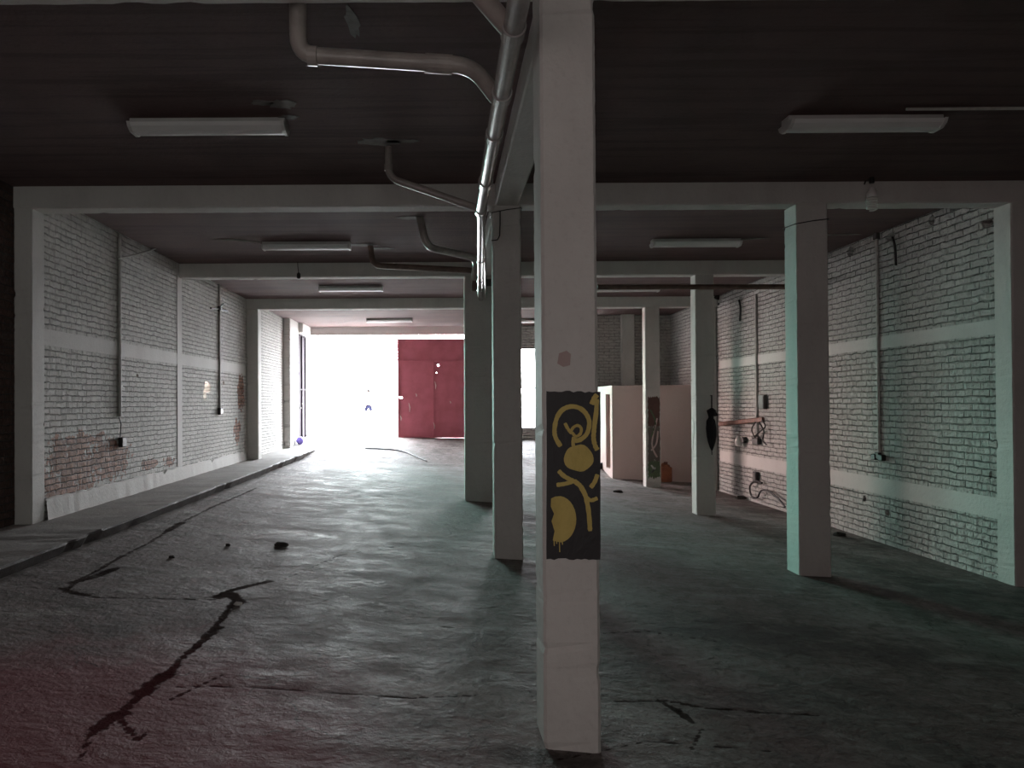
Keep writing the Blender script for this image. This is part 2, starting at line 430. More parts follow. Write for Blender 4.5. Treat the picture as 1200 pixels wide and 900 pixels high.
# ------------------------------------------------------------------ setting
CZ, BZ = 3.93, 3.70                    # ceiling, underside of the beams
XL, XR, YE = -4.32, 5.93, 23.0
ZS = .62                                # street level
XK = -3.41                              # kerb line
def floor_z(X, Y):
    z = np.where(X < .65, -.074*(X-.65), -.057*(X-.65)) + .004*np.clip(Y-4, 0, 14)*np.clip(1-np.abs(X-.5)/3, 0, 1)
    t = np.clip((Y-18.6)/4.4, 0, 1); t = t*t*(3-2*t)*.35 + t*.65
    end = ZS - .02*(X+1)
    return z*(1-t) + end*t
def fz(x, y): return float(floor_z(np.array(float(x)), np.array(float(y))))
_ys = np.arange(1.5, 23.0, .004)
def floor_at(px, py):
    v = ray(px, py)
    zz = CAM_H + v.z/v.y*_ys; k = int(np.argmax(zz <= floor_z(v.x/v.y*_ys, _ys)))
    y = float(_ys[k]); x = v.x/v.y*y
    return Vector((x, y, fz(x, y)))

def build_floor():
    ys = [-3.2, -2, -1, 0, 1, 2, 2.8, 3.2]
    while ys[-1] < YE: ys.append(min(YE, ys[-1] + .016 + .0042*(ys[-1]-3)))
    xs = np.linspace(XK-.2, 6.3, 400)
    ys = np.array(ys); X, Y = np.meshgrid(xs, ys)
    Z = floor_z(X, Y)
    cracks = [([(105, 862), (135, 840), (165, 815), (190, 795), (215, 770), (245, 745), (262, 722), (275, 705)], .034),
              ([(168, 812), (185, 797), (196, 790)], .07), ([(116, 852), (140, 836)], .06), ([(240, 748), (256, 735)], .05),
              ([(75, 694), (90, 681), (117, 667), (137, 655), (173, 637), (197, 622), (217, 610), (247, 595), (300, 572)], .026),
              ([(84, 683), (110, 676), (135, 666)], .06), ([(196, 622), (214, 612)], .06), ([(72, 690), (100, 698)], .05),
              ([(75, 694), (110, 700), (150, 701), (200, 702), (252, 703)], .018),
              ([(255, 700), (268, 694), (282, 706)], .075), ([(262, 694), (290, 687), (318, 681)], .045),
              ([(205, 805), (250, 804), (300, 806), (385, 812), (480, 818), (560, 815)], .011),
              ([(195, 822), (225, 808), (262, 790)], .012), ([(140, 840), (160, 868), (170, 860)], .02), ([(95, 890), (105, 862)], .015),
              ([(722, 822), (780, 821), (830, 830), (900, 835), (960, 838)], .016), ([(772, 820), (792, 832), (812, 846)], .03),
              ([(508, 733), (535, 736), (566, 738)], .012), ([(708, 742), (760, 740), (840, 752)], .010), ([(810, 880), (822, 855)], .012),
              ([(330, 680), (400, 650), (470, 640)], .008), ([(420, 545), (520, 562)], .02), ([(655, 890), (760, 868), (900, 880)], .008)]
    C = np.zeros_like(X)
    for pl, w in cracks:
        P = [floor_at(*p) for p in pl]
        for a, b in zip(P[:-1], P[1:]):
            ax, ay, bx, by = a.x, a.y, b.x, b.y
            L2 = max((bx-ax)**2+(by-ay)**2, 1e-9)
            t = np.clip(((X-ax)*(bx-ax)+(Y-ay)*(by-ay))/L2, 0, 1)
            d = np.hypot(X-ax-t*(bx-ax), Y-ay-t*(by-ay))/.8
            C = np.maximum(C, np.exp(-(d/w)**2))
    S = np.zeros_like(X)
    for px, py, rx, ry, k in [(355, 607, .55, .5, 1), (330, 552, .5, .8, .7), (420, 578, .9, .9, .7), (500, 545, 1.2, 1.0, .5), (860, 740, 1.5, .55, .75), (1000, 760, 1.4, .7, .6),
                              (330, 740, .7, .22, .5), (440, 690, .3, .2, .6), (530, 690, .5, .35, .5), (930, 820, .9, .3, .6), (640, 888, .35, .13, .8), (1100, 700, 1.4, 1.6, .6),
                              (1000, 640, 1.3, .9, .55), (800, 590, .8, .5, .35), (900, 600, .9, 1.5, .6), (250, 640, .5, .5, .35), (470, 770, .5, .2, .5)]:
        p = floor_at(px, py)
        S = np.maximum(S, k*np.exp(-((X-p.x)/rx)**2-((Y-p.y)/ry)**2))
    p = floor_at(20, 900); RH = .95*np.exp(-((X-p.x)/1.25)**2-((Y-p.y)/1.6)**2) + .22*np.exp(-((X+.9)/2.2)**2-((Y-3.4)/1.7)**2)  # haze tint painted on the floor, strongest near left
    Z = Z - .003*C
    ny, nx = X.shape
    co = np.stack([X, Y, Z], -1).reshape(-1, 3)
    idx = np.arange(ny*nx).reshape(ny, nx)
    q = np.stack([idx[:-1, :-1], idx[:-1, 1:], idx[1:, 1:], idx[1:, :-1]], -1).reshape(-1, 4)
    me = bpy.data.meshes.new('floor')
    me.vertices.add(len(co)); me.vertices.foreach_set('co', co.ravel())
    me.loops.add(q.size); me.loops.foreach_set('vertex_index', q.ravel().astype(np.int32))
    me.polygons.add(len(q)); me.polygons.foreach_set('loop_start', np.arange(0, q.size, 4, dtype=np.int32)); me.polygons.foreach_set('loop_total', np.full(len(q), 4, dtype=np.int32))
    me.update(calc_edges=True); me.validate()
    me.polygons.foreach_set('use_smooth', np.ones(len(me.polygons), dtype=bool))
    for nm, A in (('crack', C), ('stain', S), ('redhaze', RH)):
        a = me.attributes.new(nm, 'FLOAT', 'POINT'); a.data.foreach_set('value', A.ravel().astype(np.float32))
    me.materials.append(MAT['floor'])
    o = bpy.data.objects.new('floor', me); SC.collection.objects.link(o)
    return struct(o, 'worn cracked concrete floor of the whole warehouse hall', 'floor')
build_floor()

# raised walkway along the left wall, its kerb broken and ragged
def walk_z(y): return max(.405 + .004*max(0, y-8), fz(XK, y))
def build_walkway():
    rnd = random.Random(5); bm = bmesh.new(); rows = []
    y = -3.2
    while y < YE+.01:
        zt = walk_z(y)
        zb = fz(XK, y)-.06
        e = rnd.uniform(-.008, .008); e2 = rnd.uniform(-.010, .008)
        if rnd.random() < .12: e -= rnd.uniform(.02, .05)
        rows.append([bm.verts.new(v) for v in ((-4.6, y, zt), (-3.9, y, zt+rnd.uniform(-.006, .006)), (XK-.02+e, y, zt+rnd.uniform(-.008, .006)), (XK+e, y, zt-.014), (XK-.045+e+e2, y, (zt+zb)/2-.01), (XK-.09+e+e2, y, zb))])
        y += rnd.uniform(.08, .3) if y > 2 else .5
    for a, b in zip(rows[:-1], rows[1:]):
        for k in range(5): bm.faces.new((a[k], a[k+1], b[k+1], b[k]))
    for a, b in zip(rows[:-1], rows[1:]): pass
    bm.faces.ensure_lookup_table()
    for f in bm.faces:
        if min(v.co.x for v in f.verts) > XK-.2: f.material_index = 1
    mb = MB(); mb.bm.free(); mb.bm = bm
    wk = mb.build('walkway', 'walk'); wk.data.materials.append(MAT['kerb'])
    struct(wk, 'raised concrete walkway with ragged kerb along the left brick wall', 'walkway')
build_walkway()

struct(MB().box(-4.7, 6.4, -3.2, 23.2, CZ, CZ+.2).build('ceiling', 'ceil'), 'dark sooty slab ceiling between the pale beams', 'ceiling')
ceil_obj = bpy.data.objects['ceiling']

# left wall, far part painted brick with real holes broken through
wl_ = MB().box(XL-.16, XL, 8.27, 23.2, .2, CZ+.05).build('wall_left', 'brick_l')
struct(wl_, 'long white painted brick wall on the left with a bare red patch', 'wall')
cm = MB()
def wall_hole(px, py, w, h, seed, k=9, X=XL, depth=.5, irr=.35, sgn=-1):
    p = on_x(px, py, X)
    pts = [Vector((X-sgn*.05, u, v)) for u, v in blob2d(p.y, p.z, w/2, h/2, seed, k, irr)]
    cm.prism(pts, (sgn*depth, 0, 0))
for a in [(243, 454, .42, .26, 1), (240, 463, .26, .22, 2), (161, 440, .10, .05, 3), (262, 449, .14, .10, 4), (283, 455, .16, .07, 5), (284, 462, .22, .05, 6), (283, 470, .1, .05, 8)]:
    wall_hole(*a)
cut(wl_, cm)
for z0, z1, y0, y1 in ((2.29, 2.47, 8.25, 16.6),):
    MB().box(XL-.02, XL+.006, y0, y1, z0, z1).build('tie_beam', 'plaster', wl_)
MB().box(XL-.02, XL+.008, 12.36, 12.58, .4, CZ).build('tie_column', 'plaster', wl_)
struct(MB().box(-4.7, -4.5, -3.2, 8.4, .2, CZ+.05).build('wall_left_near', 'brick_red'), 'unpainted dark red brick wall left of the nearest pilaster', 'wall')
# sloping plaster skirting
def skirting():
    rnd = random.Random(9); bm = bmesh.new(); rows = []; y = 8.28
    while y < 16.65:
        t = .235 + rnd.uniform(-.012, .012); p = .03 + rnd.uniform(-.004, .004); zb = .40
        if rnd.random() < .05: t -= .05
        rows.append([bm.verts.new(v) for v in ((XL, y, zb+t), (XL+p*.6, y, zb+t-.015), (XL+p+.01, y, zb-.02))])
        y += .12
    for a, b in zip(rows[:-1], rows[1:]):
        for k in range(2): bm.faces.new((a[k], a[k+1], b[k+1], b[k]))
    mb = MB(); mb.bm.free(); mb.bm = bm
    struct(mb.build('baseboard_left', 'plaster'))
skirting()
# right wall
wr_ = MB().box(XR, XR+.16, 8.27, 20.4, -.7, CZ+.05).build('wall_right', 'brick_r')
struct(wr_, 'white painted brick wall on the right with deep dark joints', 'wall')
cm = MB()
for a in [(1092, 258, .11, .12, 11), (1160, 241, .22, .05, 12), (1043, 277, .2, .10, 13), (997, 295, .16, .15, 14), (1157, 262, .2, .10, 15), (1116, 245, .08, .07, 16), (1161, 556, .05, .08, 17), (1040, 601, .1, .08, 18), (1013, 584, .1, .08, 19), (868, 351, .16, .2, 20)]:
    wall_hole(a[0], a[1], a[2]*1.3, a[3]*1.3, a[4], X=XR, depth=.14, sgn=1)
cut(wr_, cm)
MB().box(XR-.006, XR+.02, 8.25, 16.6, 2.35, 2.51).build('tie_beam', 'plaster', wr_)
MB().box(XR-.006, XR+.02, 8.25, 16.6, .36, .585).build('tie_beam', 'plaster', wr_)
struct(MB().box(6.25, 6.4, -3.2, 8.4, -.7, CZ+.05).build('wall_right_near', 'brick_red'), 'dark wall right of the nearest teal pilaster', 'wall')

struct(MB().box(1.3, 6.3, -3.4, -3.15, -.7, CZ).build('wall_rear_blocker', 'plaster'))  # unseen half wall, added to keep rear fill off the right side
# end wall with gateway and window
WX0, WX1, WZ0, WZ1 = 2.02, 3.16, .86, 3.27
ew = MB()
ew.box(-4.7, -4.2, YE, YE+.2, .2, CZ)                       # left of the gateway
ew.box(.78, WX0, YE, YE+.2, .2, CZ)
ew.box(WX0, WX1, YE, YE+.2, .2, WZ0); ew.box(WX0, WX1, YE, YE+.2, WZ1, CZ)
ew.box(WX1, 4.2, YE, YE+.2, .2, CZ)
struct(ew.build('wall_end', 'brick_e'), 'brick end wall holding the bright gateway and the barred window', 'wall')
MB().box(-4.2, .78, YE-.02, YE+.2, 3.69, CZ).build('lintel', 'plaster', bpy.data.objects['wall_end'])
ww = MB(); ww.box(WX0, WX0+.04, YE+.02, YE+.08, WZ0, WZ1).box(WX1-.04, WX1, YE+.02, YE+.08, WZ0, WZ1)
ww.box(WX0+.04, WX1-.04, YE+.02, YE+.08, WZ0, WZ0+.03).box(WX0+.04, WX1-.04, YE+.02, YE+.08, WZ1-.03, WZ1)
wf = struct(ww.build('window_1', 'steel'), 'blown-out steel window with thin bars in the end wall', 'window')
for k in range(1, 4):
    zz = WZ0 + .61*k - (.01)
    MB().box(WX0+.03, WX1-.03, YE+.04, YE+.065, zz-.012, zz+.012).build('glazing_bar', 'steel', wf)
MB().box(2.585, 2.60, YE+.04, YE+.06, WZ0, WZ1).build('glazing_bar', 'steel', wf)
MB().box(WX0+.03, WX1-.03, YE+.05, YE+.054, WZ0+.02, WZ1-.02).build('window_pane', 'glass', wf)
struct(MB().box(4.0, 4.18, 20.3, 23.2, -.5, CZ).build('wall_return', 'brick_r'))
struct(MB().box(4.0, 6.1, 20.2, 20.4, -.6, CZ).build('wall_back', 'brick_e'), 'brick back wall rising above the low pinkish partition', 'wall')
struct(rough_bar((4.79, 20.16, -.3), (4.79, 20.16, CZ), .34, .2, (1, 0, 0), seg=14, seed=70).build('pilaster', 'paint_conc'), 'concrete pilaster rising above the partition behind the third column', 'pilaster')

# street outside
struct(MB().box(-60, 60, YE+.001, 90, ZS-.3, ZS-.005).build('street', 'street'), 'sunlit street outside the open gateway', 'street')

# low partition room
pw = MB()
pw.box(3.99, 6.0, 18.4, 18.52, -.5, 2.035)
for y0, y1, z0, z1 in ((18.52, 18.62, -.5, 2.035), (19.12, 20.3, -.5, 2.035), (18.62, 19.12, 1.83, 2.035), (18.62, 19.12, -.5, .02)):
    pw.box(3.99, 4.1, y0, y1, z0, z1)
po = pw.build('wall_partition', 'booth')
struct(po, 'low pinkish plastered partition in the far right corner', 'partition')
MB().box(4.07, 4.10, 18.625, 19.115, .025, 1.825).build('door_panel', 'wood', po)

# ------------------------------------------------------------------ beams
def beam_x(Y, label, x0=XL-.12, x1=XR+.1, seed=1):
    return tag(rough_bar((x0, Y+.125, (BZ+CZ)/2+.01), (x1, Y+.125, (BZ+CZ)/2+.01), CZ-BZ+.02, .25, (0, 0, 1), seg=160, seed=seed, chips=14, jit=.005).build('ceiling_beam', 'paint_conc'),
               label, 'beam', 'beams across the hall', 'thing')
beam_x(3.69, 'concrete cross beam overhead, barely showing along the top edge of the picture', -4.6, 6.2, 11)
beam_x(8.0, 'grey concrete cross beam nearest in view, with the spiral bulb in front', -4.6, 6.2, 12)
beam_x(12.46, 'second cross beam in view, over the wide column and umbrella column', seed=13)
beam_x(16.7, 'farthest cross beam, over the far column smeared with red and green', seed=14)
for y0, y1, sd, lab in ((3.88, 8.0, 21, 'lengthwise beam beside the drain pipe, from graffiti column to second column'),
                        (8.26, 12.46, 22, 'lengthwise beam above the wide column, largely hidden by pipes')):
    tag(rough_bar((.655, y0, (BZ+CZ)/2+.01), (.655, y1, (BZ+CZ)/2+.01), .25, CZ-BZ+.02, (1, 0, 0), seg=30, seed=sd, chips=4).build('ceiling_beam', 'paint_conc'), lab, 'beam', 'lengthwise beams', 'thing')
tag(MB().box(XL, -4.02, 21.72, 22.98, 3.66, CZ).bevel(.01).build('ceiling_beam', 'paint_conc'), 'short white beam along the left wall beside the gateway', 'beam', None, 'thing')

# ------------------------------------------------------------------ columns
def column(px0, px1, py, Y, label, depth=.28, seed=1, group='free-standing columns', leanx=0.0, top=BZ, w=None):
    a = at(px0, py, Y); b = at(px1, py, Y)
    cx = (a.x+b.x)/2; wd = w or (b.x-a.x)
    zb = fz(cx, Y+depth/2)-.05
    root = thing('column', (cx, Y+depth/2, zb+.05), label, 'column', group); root['kind'] = 'thing'
    s = rough_bar((cx, Y+depth/2, zb), (cx+leanx, Y+depth/2, top), wd, depth, (1, 0, 0), seg=120, seed=seed, chips=12, flare=.03, jit=.004).build('shaft', 'paint_conc', root)
    return root, cx, wd
P0, p0x, p0w = column(638.5, 704, 880, 3.62, 'nearest square column, with yellow graffiti on a black panel', .30, 31)
P1, p1x, p1w = column(580, 613, 657, 8.0, 'plain narrow column directly behind the graffiti column', .28, 32)
P2, p2x, p2w = column(545.5, 580, 585, 12.46, 'wide plain column left of the narrow one, holding the drain pipe end', .35, 33, w=.50)
R1, r1x, r1w = column(937.5, 974.5, 675, 8.0, 'nearest right-hand column, its left face lit pale green', .30, 34)
R2, r2x, r2w = column(817, 839, 603, 12.46, 'column with the black umbrella hanging on it', .26, 35)
R3, r3x, r3w = column(757.5, 774.5, 568, 16.7, 'far column smeared with red and green paint, before the partition', .26, 36)
# P2's left edge sits on the measured line
P2.location.x = at(545.5, 585, 12.46).x + .25

def pilaster(x0, x1, y0, y1, zb, label, seed, top=BZ):
    tag(rough_bar(((x0+x1)/2, (y0+y1)/2, zb), ((x0+x1)/2, (y0+y1)/2, top), x1-x0, y1-y0, (1, 0, 0), seg=110, seed=seed, chips=10, jit=.004).build('pilaster', 'paint_conc'), label, 'pilaster', 'wall pilasters', 'thing')
pilaster(-4.50, XL+.01, 8.0, 8.27, .38, 'pilaster nearest on the left wall, beside the bare red brick', 41)
pilaster(XL, -4.07, 16.7, 17.0, .40, 'grey pilaster on the left wall halfway to the gateway', 42)
pilaster(XL, -4.14, 20.5, 21.7, .38, 'pilaster with bright white side next to the open gateway', 43, CZ)
pilaster(XR-.015, 6.25, 8.0, 8.27, -.4, 'teal-lit pilaster nearest on the right wall', 44)
pilaster(XR-.14, XR, 16.75, 17.05, -.4, 'pink-lit pilaster on the right wall behind the umbrella column', 45)

# ------------------------------------------------------------------ graffiti (paint a millimetre or two thick)
def paint_patch(pts, Y, name, m, parent, t=.002, label=None):
    P = [at(x, y, Y) for x, y in pts]
    o = MB().prism([Vector((p.x, Y-t, p.z)) for p in P], (0, t-.0005+.008, 0)).build(name, m, parent)
    if label: o['label'] = label
    return o
def ragged(x0, x1, y0, y1, seed, amp=1.2, n=14):
    r = random.Random(seed); e = lambda: r.uniform(-amp, amp)
    return ([(x0+(x1-x0)*i/n, y0+e()) for i in range(n+1)] + [(x1+e()*.2, y0+(y1-y0)*i/n) for i in range(1, n)] +
            [(x1-(x1-x0)*i/n, y1+e()) for i in range(n+1)] + [(x0+e()*.3, y1-(y1-y0)*i/n) for i in range(1, n)])
YP = 3.62
paint_patch(ragged(640.3, 703.6, 459, 655, 3), YP-.001, 'graffiti_panel', 'spray_black', P0, .003, 'black sprayed panel')
def stroke(pts, r=2.6, t=.0055, Y=YP, m='spray_yellow', parent=P0, name='graffiti_stroke', seed=0):
    """flat ribbon of paint following a line given in photo pixels"""
    rnd = random.Random(seed+len(pts)); P = []
    q = [Vector((x, y)) for x, y in pts]; s = []
    for i in range(len(q)-1):
        p0 = q[max(i-1, 0)]; p1 = q[i]; p2 = q[i+1]; p3 = q[min(i+2, len(q)-1)]
        for k in range(6):
            u = k/6
            s.append(.5*((2*p1)+(p2-p0)*u+(2*p0-5*p1+4*p2-p3)*u*u+(3*p1-p0-3*p2+p3)*u**3))
    s.append(q[-1]); mb = MB(); L = []; R = []
    for i, p in enumerate(s):
        d = (s[min(i+1, len(s)-1)]-s[max(i-1, 0)]); d = d.normalized() if d.length else Vector((1, 0))
        nrm = Vector((-d.y, d.x)); w = r*rnd.uniform(.88, 1.1)*(0.75 if i in (0, len(s)-1) else 1)
        a = p+nrm*w; b = p-nrm*w
        L.append(a); R.append(b)
    def V(p, y): w = at(p.x, p.y, Y); return (w.x, y, w.z)
    fl = [mb.bm.verts.new(V(p, Y-t)) for p in L]; fr = [mb.bm.verts.new(V(p, Y-t)) for p in R]
    bl = [mb.bm.verts.new(V(p, Y+.002)) for p in L]; br = [mb.bm.verts.new(V(p, Y+.002)) for p in R]
    for i in range(len(L)-1):
        mb.bm.faces.new((fl[i], fr[i], fr[i+1], fl[i+1])); mb.bm.faces.new((fl[i], fl[i+1], bl[i+1], bl[i])); mb.bm.faces.new((fr[i+1], fr[i], br[i], br[i+1]))
    mb.bm.faces.new((fl[0], bl[0], br[0], fr[0])); mb.bm.faces.new((fl[-1], fr[-1], br[-1], bl[-1]))
    return mb.build(name, m, parent)
def cr(*pts): return [(600+x/3.462, 420+y/3.462) for x, y in pts]
stroke(cr((197, 357), (176, 320), (172, 285), (182, 240), (205, 208), (240, 195), (276, 203), (302, 228), (313, 262), (303, 305), (275, 330), (246, 333)), 2.7, seed=1)
stroke(cr((214, 262), (226, 285), (242, 305)), 1.9, seed=2, t=.006)
stroke(cr((238, 298), (248, 280), (266, 272), (280, 284), (276, 306), (258, 316), (243, 300)), 1.7, seed=3, t=.0065)
stroke(cr((250, 318), (247, 345), (252, 370)), 2.2, seed=4, t=.006)
paint_patch(cr(*[(270+60*math.cos(a)*(1+.04*math.sin(3*a)), 404+54*math.sin(a)*(1+.05*math.cos(5*a))) for a in [i*2*math.pi/26 for i in range(26)]]), YP, 'graffiti_disc', 'spray_yellow', P0, .0062)
stroke(cr((322, 187), (333, 162), (345, 147)), 3.0, seed=5)
stroke(cr((343, 165), (341, 215), (334, 270), (330, 320), (336, 352), (346, 372)), 2.7, seed=6, t=.006)
stroke(cr((188, 455), (212, 478), (248, 497)), 2.6, seed=7)
stroke(cr((180, 513), (215, 508), (256, 496)), 2.4, seed=8, t=.006)
stroke(cr((250, 495), (280, 522), (298, 560), (310, 620), (316, 700)), 2.7, seed=9, t=.0065)
stroke(cr((270, 505), (296, 555), (318, 575), (346, 566)), 2.3, seed=10, t=.006)
stroke(cr((318, 524), (335, 500), (346, 470)), 2.5, seed=11)
paint_patch(cr(*([(158, 568), (175, 560)] + [(190+70*math.cos(a), 652+94*math.sin(a)) for a in [math.radians(d) for d in range(-85, 91, 12)]] + [(180, 742), (165, 738), (172, 700), (160, 660), (170, 630), (157, 600)])), YP, 'graffiti_disc', 'spray_yellow', P0, .0062)
for x, y0, y1 in ((170, 735, 760), (180, 738, 752), (192, 740, 785), (203, 738, 755)):
    stroke(cr((x, y0), (x+1, y1)), .6, seed=x, t=.006, name='paint_drip')
paint_patch([(655, 414), (664, 411), (669, 415), (668, 428), (660, 430), (653, 426)], YP, 'paint_smudge', 'spray_pink', P0, .002, 'faded pink smudge')
# far column smears
Y3 = 16.7
paint_patch(ragged(759.2, 773, 466, 500, 7, 2), Y3, 'graffiti_panel', 'spray_red', R3, .004, 'rust red smear')
paint_patch(ragged(759.6, 773.4, 500, 540, 8, 2), Y3, 'graffiti_panel', 'spray_grey', R3, .004, 'grey brown smear')
paint_patch(ragged(759.8, 773.6, 540, 560, 9, 2), Y3, 'graffiti_panel', 'spray_green', R3, .004, 'green smear')
for k, (a, b, c) in enumerate((((762, 480), (768, 495), (763, 512)), ((770, 490), (764, 520), (770, 536)), ((763, 528), (769, 520), (771, 505)))):
    stroke([a, b, c], 1.0, .007, Y3, 'booth' if k else 'spray_green', R3, 'graffiti_stroke', 40+k)
stroke([(763, 545), (766, 550), (763, 554), (768, 548)], 1.0, .007, Y3, 'mint', R3, 'graffiti_stroke', 50)
# paint splash on the left face of the umbrella column
xl = r2x - r2w/2
MB().prism([Vector((xl-.006, 12.6+u, v)) for u, v in [(.0, 1.32), (.06, 1.36), (.1, 1.3), (.09, 1.1), (.1, .9), (.04, .8), (.02, 1.0), (-.03, 1.15)]], (.012, 0, 0)).build('paint_splash', 'mint', R2)
# wires tied round columns
def ring_wire(cx, Y, w, d, z, label, r=.006):
    e = .012; x0, x1, y0, y1 = cx-w/2-e, cx+w/2+e, Y-e, Y+d+e
    pts = fillet([(cx, y0, z), (x1, y0, z+.02), (x1, y1, z), (x0, y1, z-.01), (x0, y0, z-.03), (cx, y0, z)], .03, 3)
    tag(MB().tube(pts, r, 6).build('tie_wire', 'black'), label, 'wire')
ring_wire(r1x, 8.0, r1w, .30, at(955, 259, 8).z, 'dark wire tied round the nearest right-hand column just below the beam')
ring_wire(p1x, 8.0, p1w, .28, at(595, 246, 8).z, 'dark wire tied round the narrow column at its top', .005)
tag(MB().tube([at(586, 247, 7.985), at(586, 262, 7.985), at(585.5, 276, 7.985), at(583, 281, 7.985), at(576, 282, 7.985)], .006, 6).build('hanging_wire', 'black'), 'thin dark wire looping down the top of the narrow column', 'wire')

# ------------------------------------------------------------------ drain pipes
dp = thing('drain_pipe', (.335, 5, BZ-.35), 'grey ceiling drain pipe with side branches running beside the lengthwise beam', 'pipe')
Hm = CAM_H + 1.72
A = [at(612, -22, 3.1), at(598, 50, 3.75), at(587, 133, 4.65), at(573.5, 200, 5.85), at(566, 241, 6.9)]
mainx = lambda y: .335
mp0 = Vector((.325, 1.2, 3.42)); 
main_a = [(.325, .6, 3.37), (.325, 3.0, 3.372), (.325, 6.88, 3.372)]
MB().tube(main_a, .05, 20).build('main_pipe', 'pvc_shiny', dp, smooth=True)
e1 = at(563.5, 328, 12.40)
main_b = [(.33, 6.84, 3.368), (e1.x-.03, 12.1, 3.33), (e1.x, 12.42, 3.33)]
MB().tube(main_b, .042, 18).build('main_pipe', 'pvc_shiny', dp, smooth=True)
e2 = at(566.5, 322, 12.40)
MB().tube([(.425, 8.6, 3.40), (e2.x, 12.2, 3.36), (e2.x, 12.43, 3.36)], .034, 14).build('return_pipe', 'pvc_shiny', dp, smooth=True)
for y in (2.9, 3.55, 4.3, 4.95, 6.0, 6.86):
    MB().tube([(.325, y-.05, 3.371), (.325, y+.05, 3.371)], .058, 20).build('coupling', 'pvc_shiny', dp, smooth=False)
for y, t in ((9.2, .0), (10.6, 0), (11.4, 0)):
    f = (y-6.84)/(12.1-6.84); MB().tube([(.33+(e1.x-.36)*f, y-.04, 3.368-.038*f), (.33+(e1.x-.36)*f, y+.04, 3.368-.038*f)], .049, 18).build('coupling', 'pvc_shiny', dp)
def branch(pts, r, m='pvc', fr=.12):
    MB().tube(fillet(pts, fr, 6), r, 16).build('branch_pipe', m, dp, smooth=True)
def collar(p, q, r): MB().tube([p, q], r, 16).build('coupling', 'pvc', dp)
pA = [Vector((at(348, 12, 3.95).x, 3.98, CZ+.02)), at(349, 64, 4.2), at(553, 77, 4.22), Vector((.30, 4.34, 3.375))]
branch(pA, .046, fr=.1); collar(at(498, 74, 4.215), at(530, 76, 4.22), .053); collar(at(361, 65.5, 4.2), at(372, 66, 4.2), .053)
branch([at(540, -34, 3.42), at(566, -2, 3.45), Vector((.31, 3.56, 3.38))], .046); 
z0 = on_z(455, 172, CZ)
pB = [z0+Vector((0, 0, .02)), Vector((z0.x, z0.y, at(453, 208, z0.y).z)), at(548, 240, 6.78), Vector((.31, 6.84, 3.372))]
branch(pB, .032, fr=.1); collar(pB[1]+Vector((0, 0, .06)), pB[1]+Vector((0, 0, .12)), .038)
z1 = on_z(492, 255, CZ)
pC = [z1+Vector((0, 0, .02)), at(499, 289, z1.y), at(559, 303, 10.2), Vector((.40, 10.5, 3.345))]
branch(pC, .045, fr=.16)
z2 = on_z(434, 288, CZ)
pD = [z2+Vector((0, 0, .02)), at(437, 311, z2.y), at(558, 317, 11.4), Vector((.44, 11.55, 3.335))]
branch(pD, .042, 'rustpipe', fr=.12)
MB().box(e1.x+.07, e1.x+.19, 12.40, 12.47, at(571, 335, 12.4).z, at(571, 327, 12.4).z).bevel(.008).build('junction_box', 'darkbox', dp)
# rough plaster where the pipes pass through the slab (part of the ceiling)
for i, (px, py, ru, rv) in enumerate(((445, 166, .22, .12), (470, 165, .2, .05), (480, 255, .18, .1), (413, 24, .05, .22), (330, 122, .13, .10), (308, 120, .10, .06), (426, 287, .25, .12), (448, 291, .2, .08), (338, 137, .1, .05))):
    p = on_z(px, py, CZ)
    MB().prism([Vector((u, v, CZ-.006)) for u, v in blob2d(p.x, p.y, ru, rv, 60+i, 22, .38)], (0, 0, .02)).build('plaster_patch', 'patch', ceil_obj)

# brown pipe crossing in front of the umbrella column
a = at(704, 343, 12.3); b = at(XR, 0, 12.3)
tag(MB().tube([at(700, 336.5, 12.32), (XR+.02, 12.32, at(925, 336, 12.3).z)], .042, 12).build('cross_pipe', 'rustpipe', smooth=True), 'brown pipe crossing in front of the umbrella column below the beam', 'pipe')

# ------------------------------------------------------------------ lights
def strip_light(px, py, label, px_right=None):
    p = on_z(px, py, CZ)
    x0, y0 = p.x, p.y; L = 1.24
    r = thing('strip_light', (x0+L/2, y0+.1, CZ), label, 'light', 'fluorescent strip lights')
    yc = y0+.11
    def sec(prof, xa, xb): return MB().prism([Vector((xa, yc+u, CZ-v)) for u, v in prof], (xb-xa, 0, 0))
    sec([(-.07, 0), (.07, 0), (.07, .05), (-.07, .05)], x0, x0+L).bevel(.004).build('housing', 'fixture', r)
    sec([(-.125, .05), (.125, .05), (.105, .075), (.06, .1), (0, .108), (-.06, .1), (-.105, .075)], x0+.025, x0+L-.025).build('diffuser', 'tube', r)
    for xa, xb in ((x0, x0+.025), (x0+L-.025, x0+L)):
        sec([(-.13, .045), (.13, .045), (.11, .08), (.062, .108), (-.062, .108), (-.11, .08)], xa, xb).build('end_cap', 'fixture', r)
    return r
strip_light(149, 136, 'unlit strip light nearest on the left, close to the drain pipe elbow')
strip_light(306, 282.5, 'strip light second along the left bay, behind the nearest cross beam')
strip_light(373, 334.5, 'strip light third along the left bay, behind the second cross beam')
strip_light(429, 373, 'strip light farthest on the left, just before the gateway')
strip_light(927, 132.5, 'unlit strip light nearest on the right, joined to a pale conduit')
strip_light(766, 279, 'strip light second on the right, with a pale wire leading right')
strip_light(700, 335, 'strip light third on the right, partly behind the graffiti column')
strip_light(578, 373.5, 'strip light glimpsed between the narrow column and the graffiti column')
def wire(pts, r, name, m, label, cat='wire', parent=None):
    return tag(MB().tube(pts, r, 6).build(name, m, smooth=True), label, cat)
p = on_z(1062, 128, CZ-.02); q = on_z(1205, 127, CZ-.02)
wire([p, q], .012, 'ceiling_conduit', 'conduit', 'straight pale conduit on the ceiling right of the nearest right strip light', 'conduit')
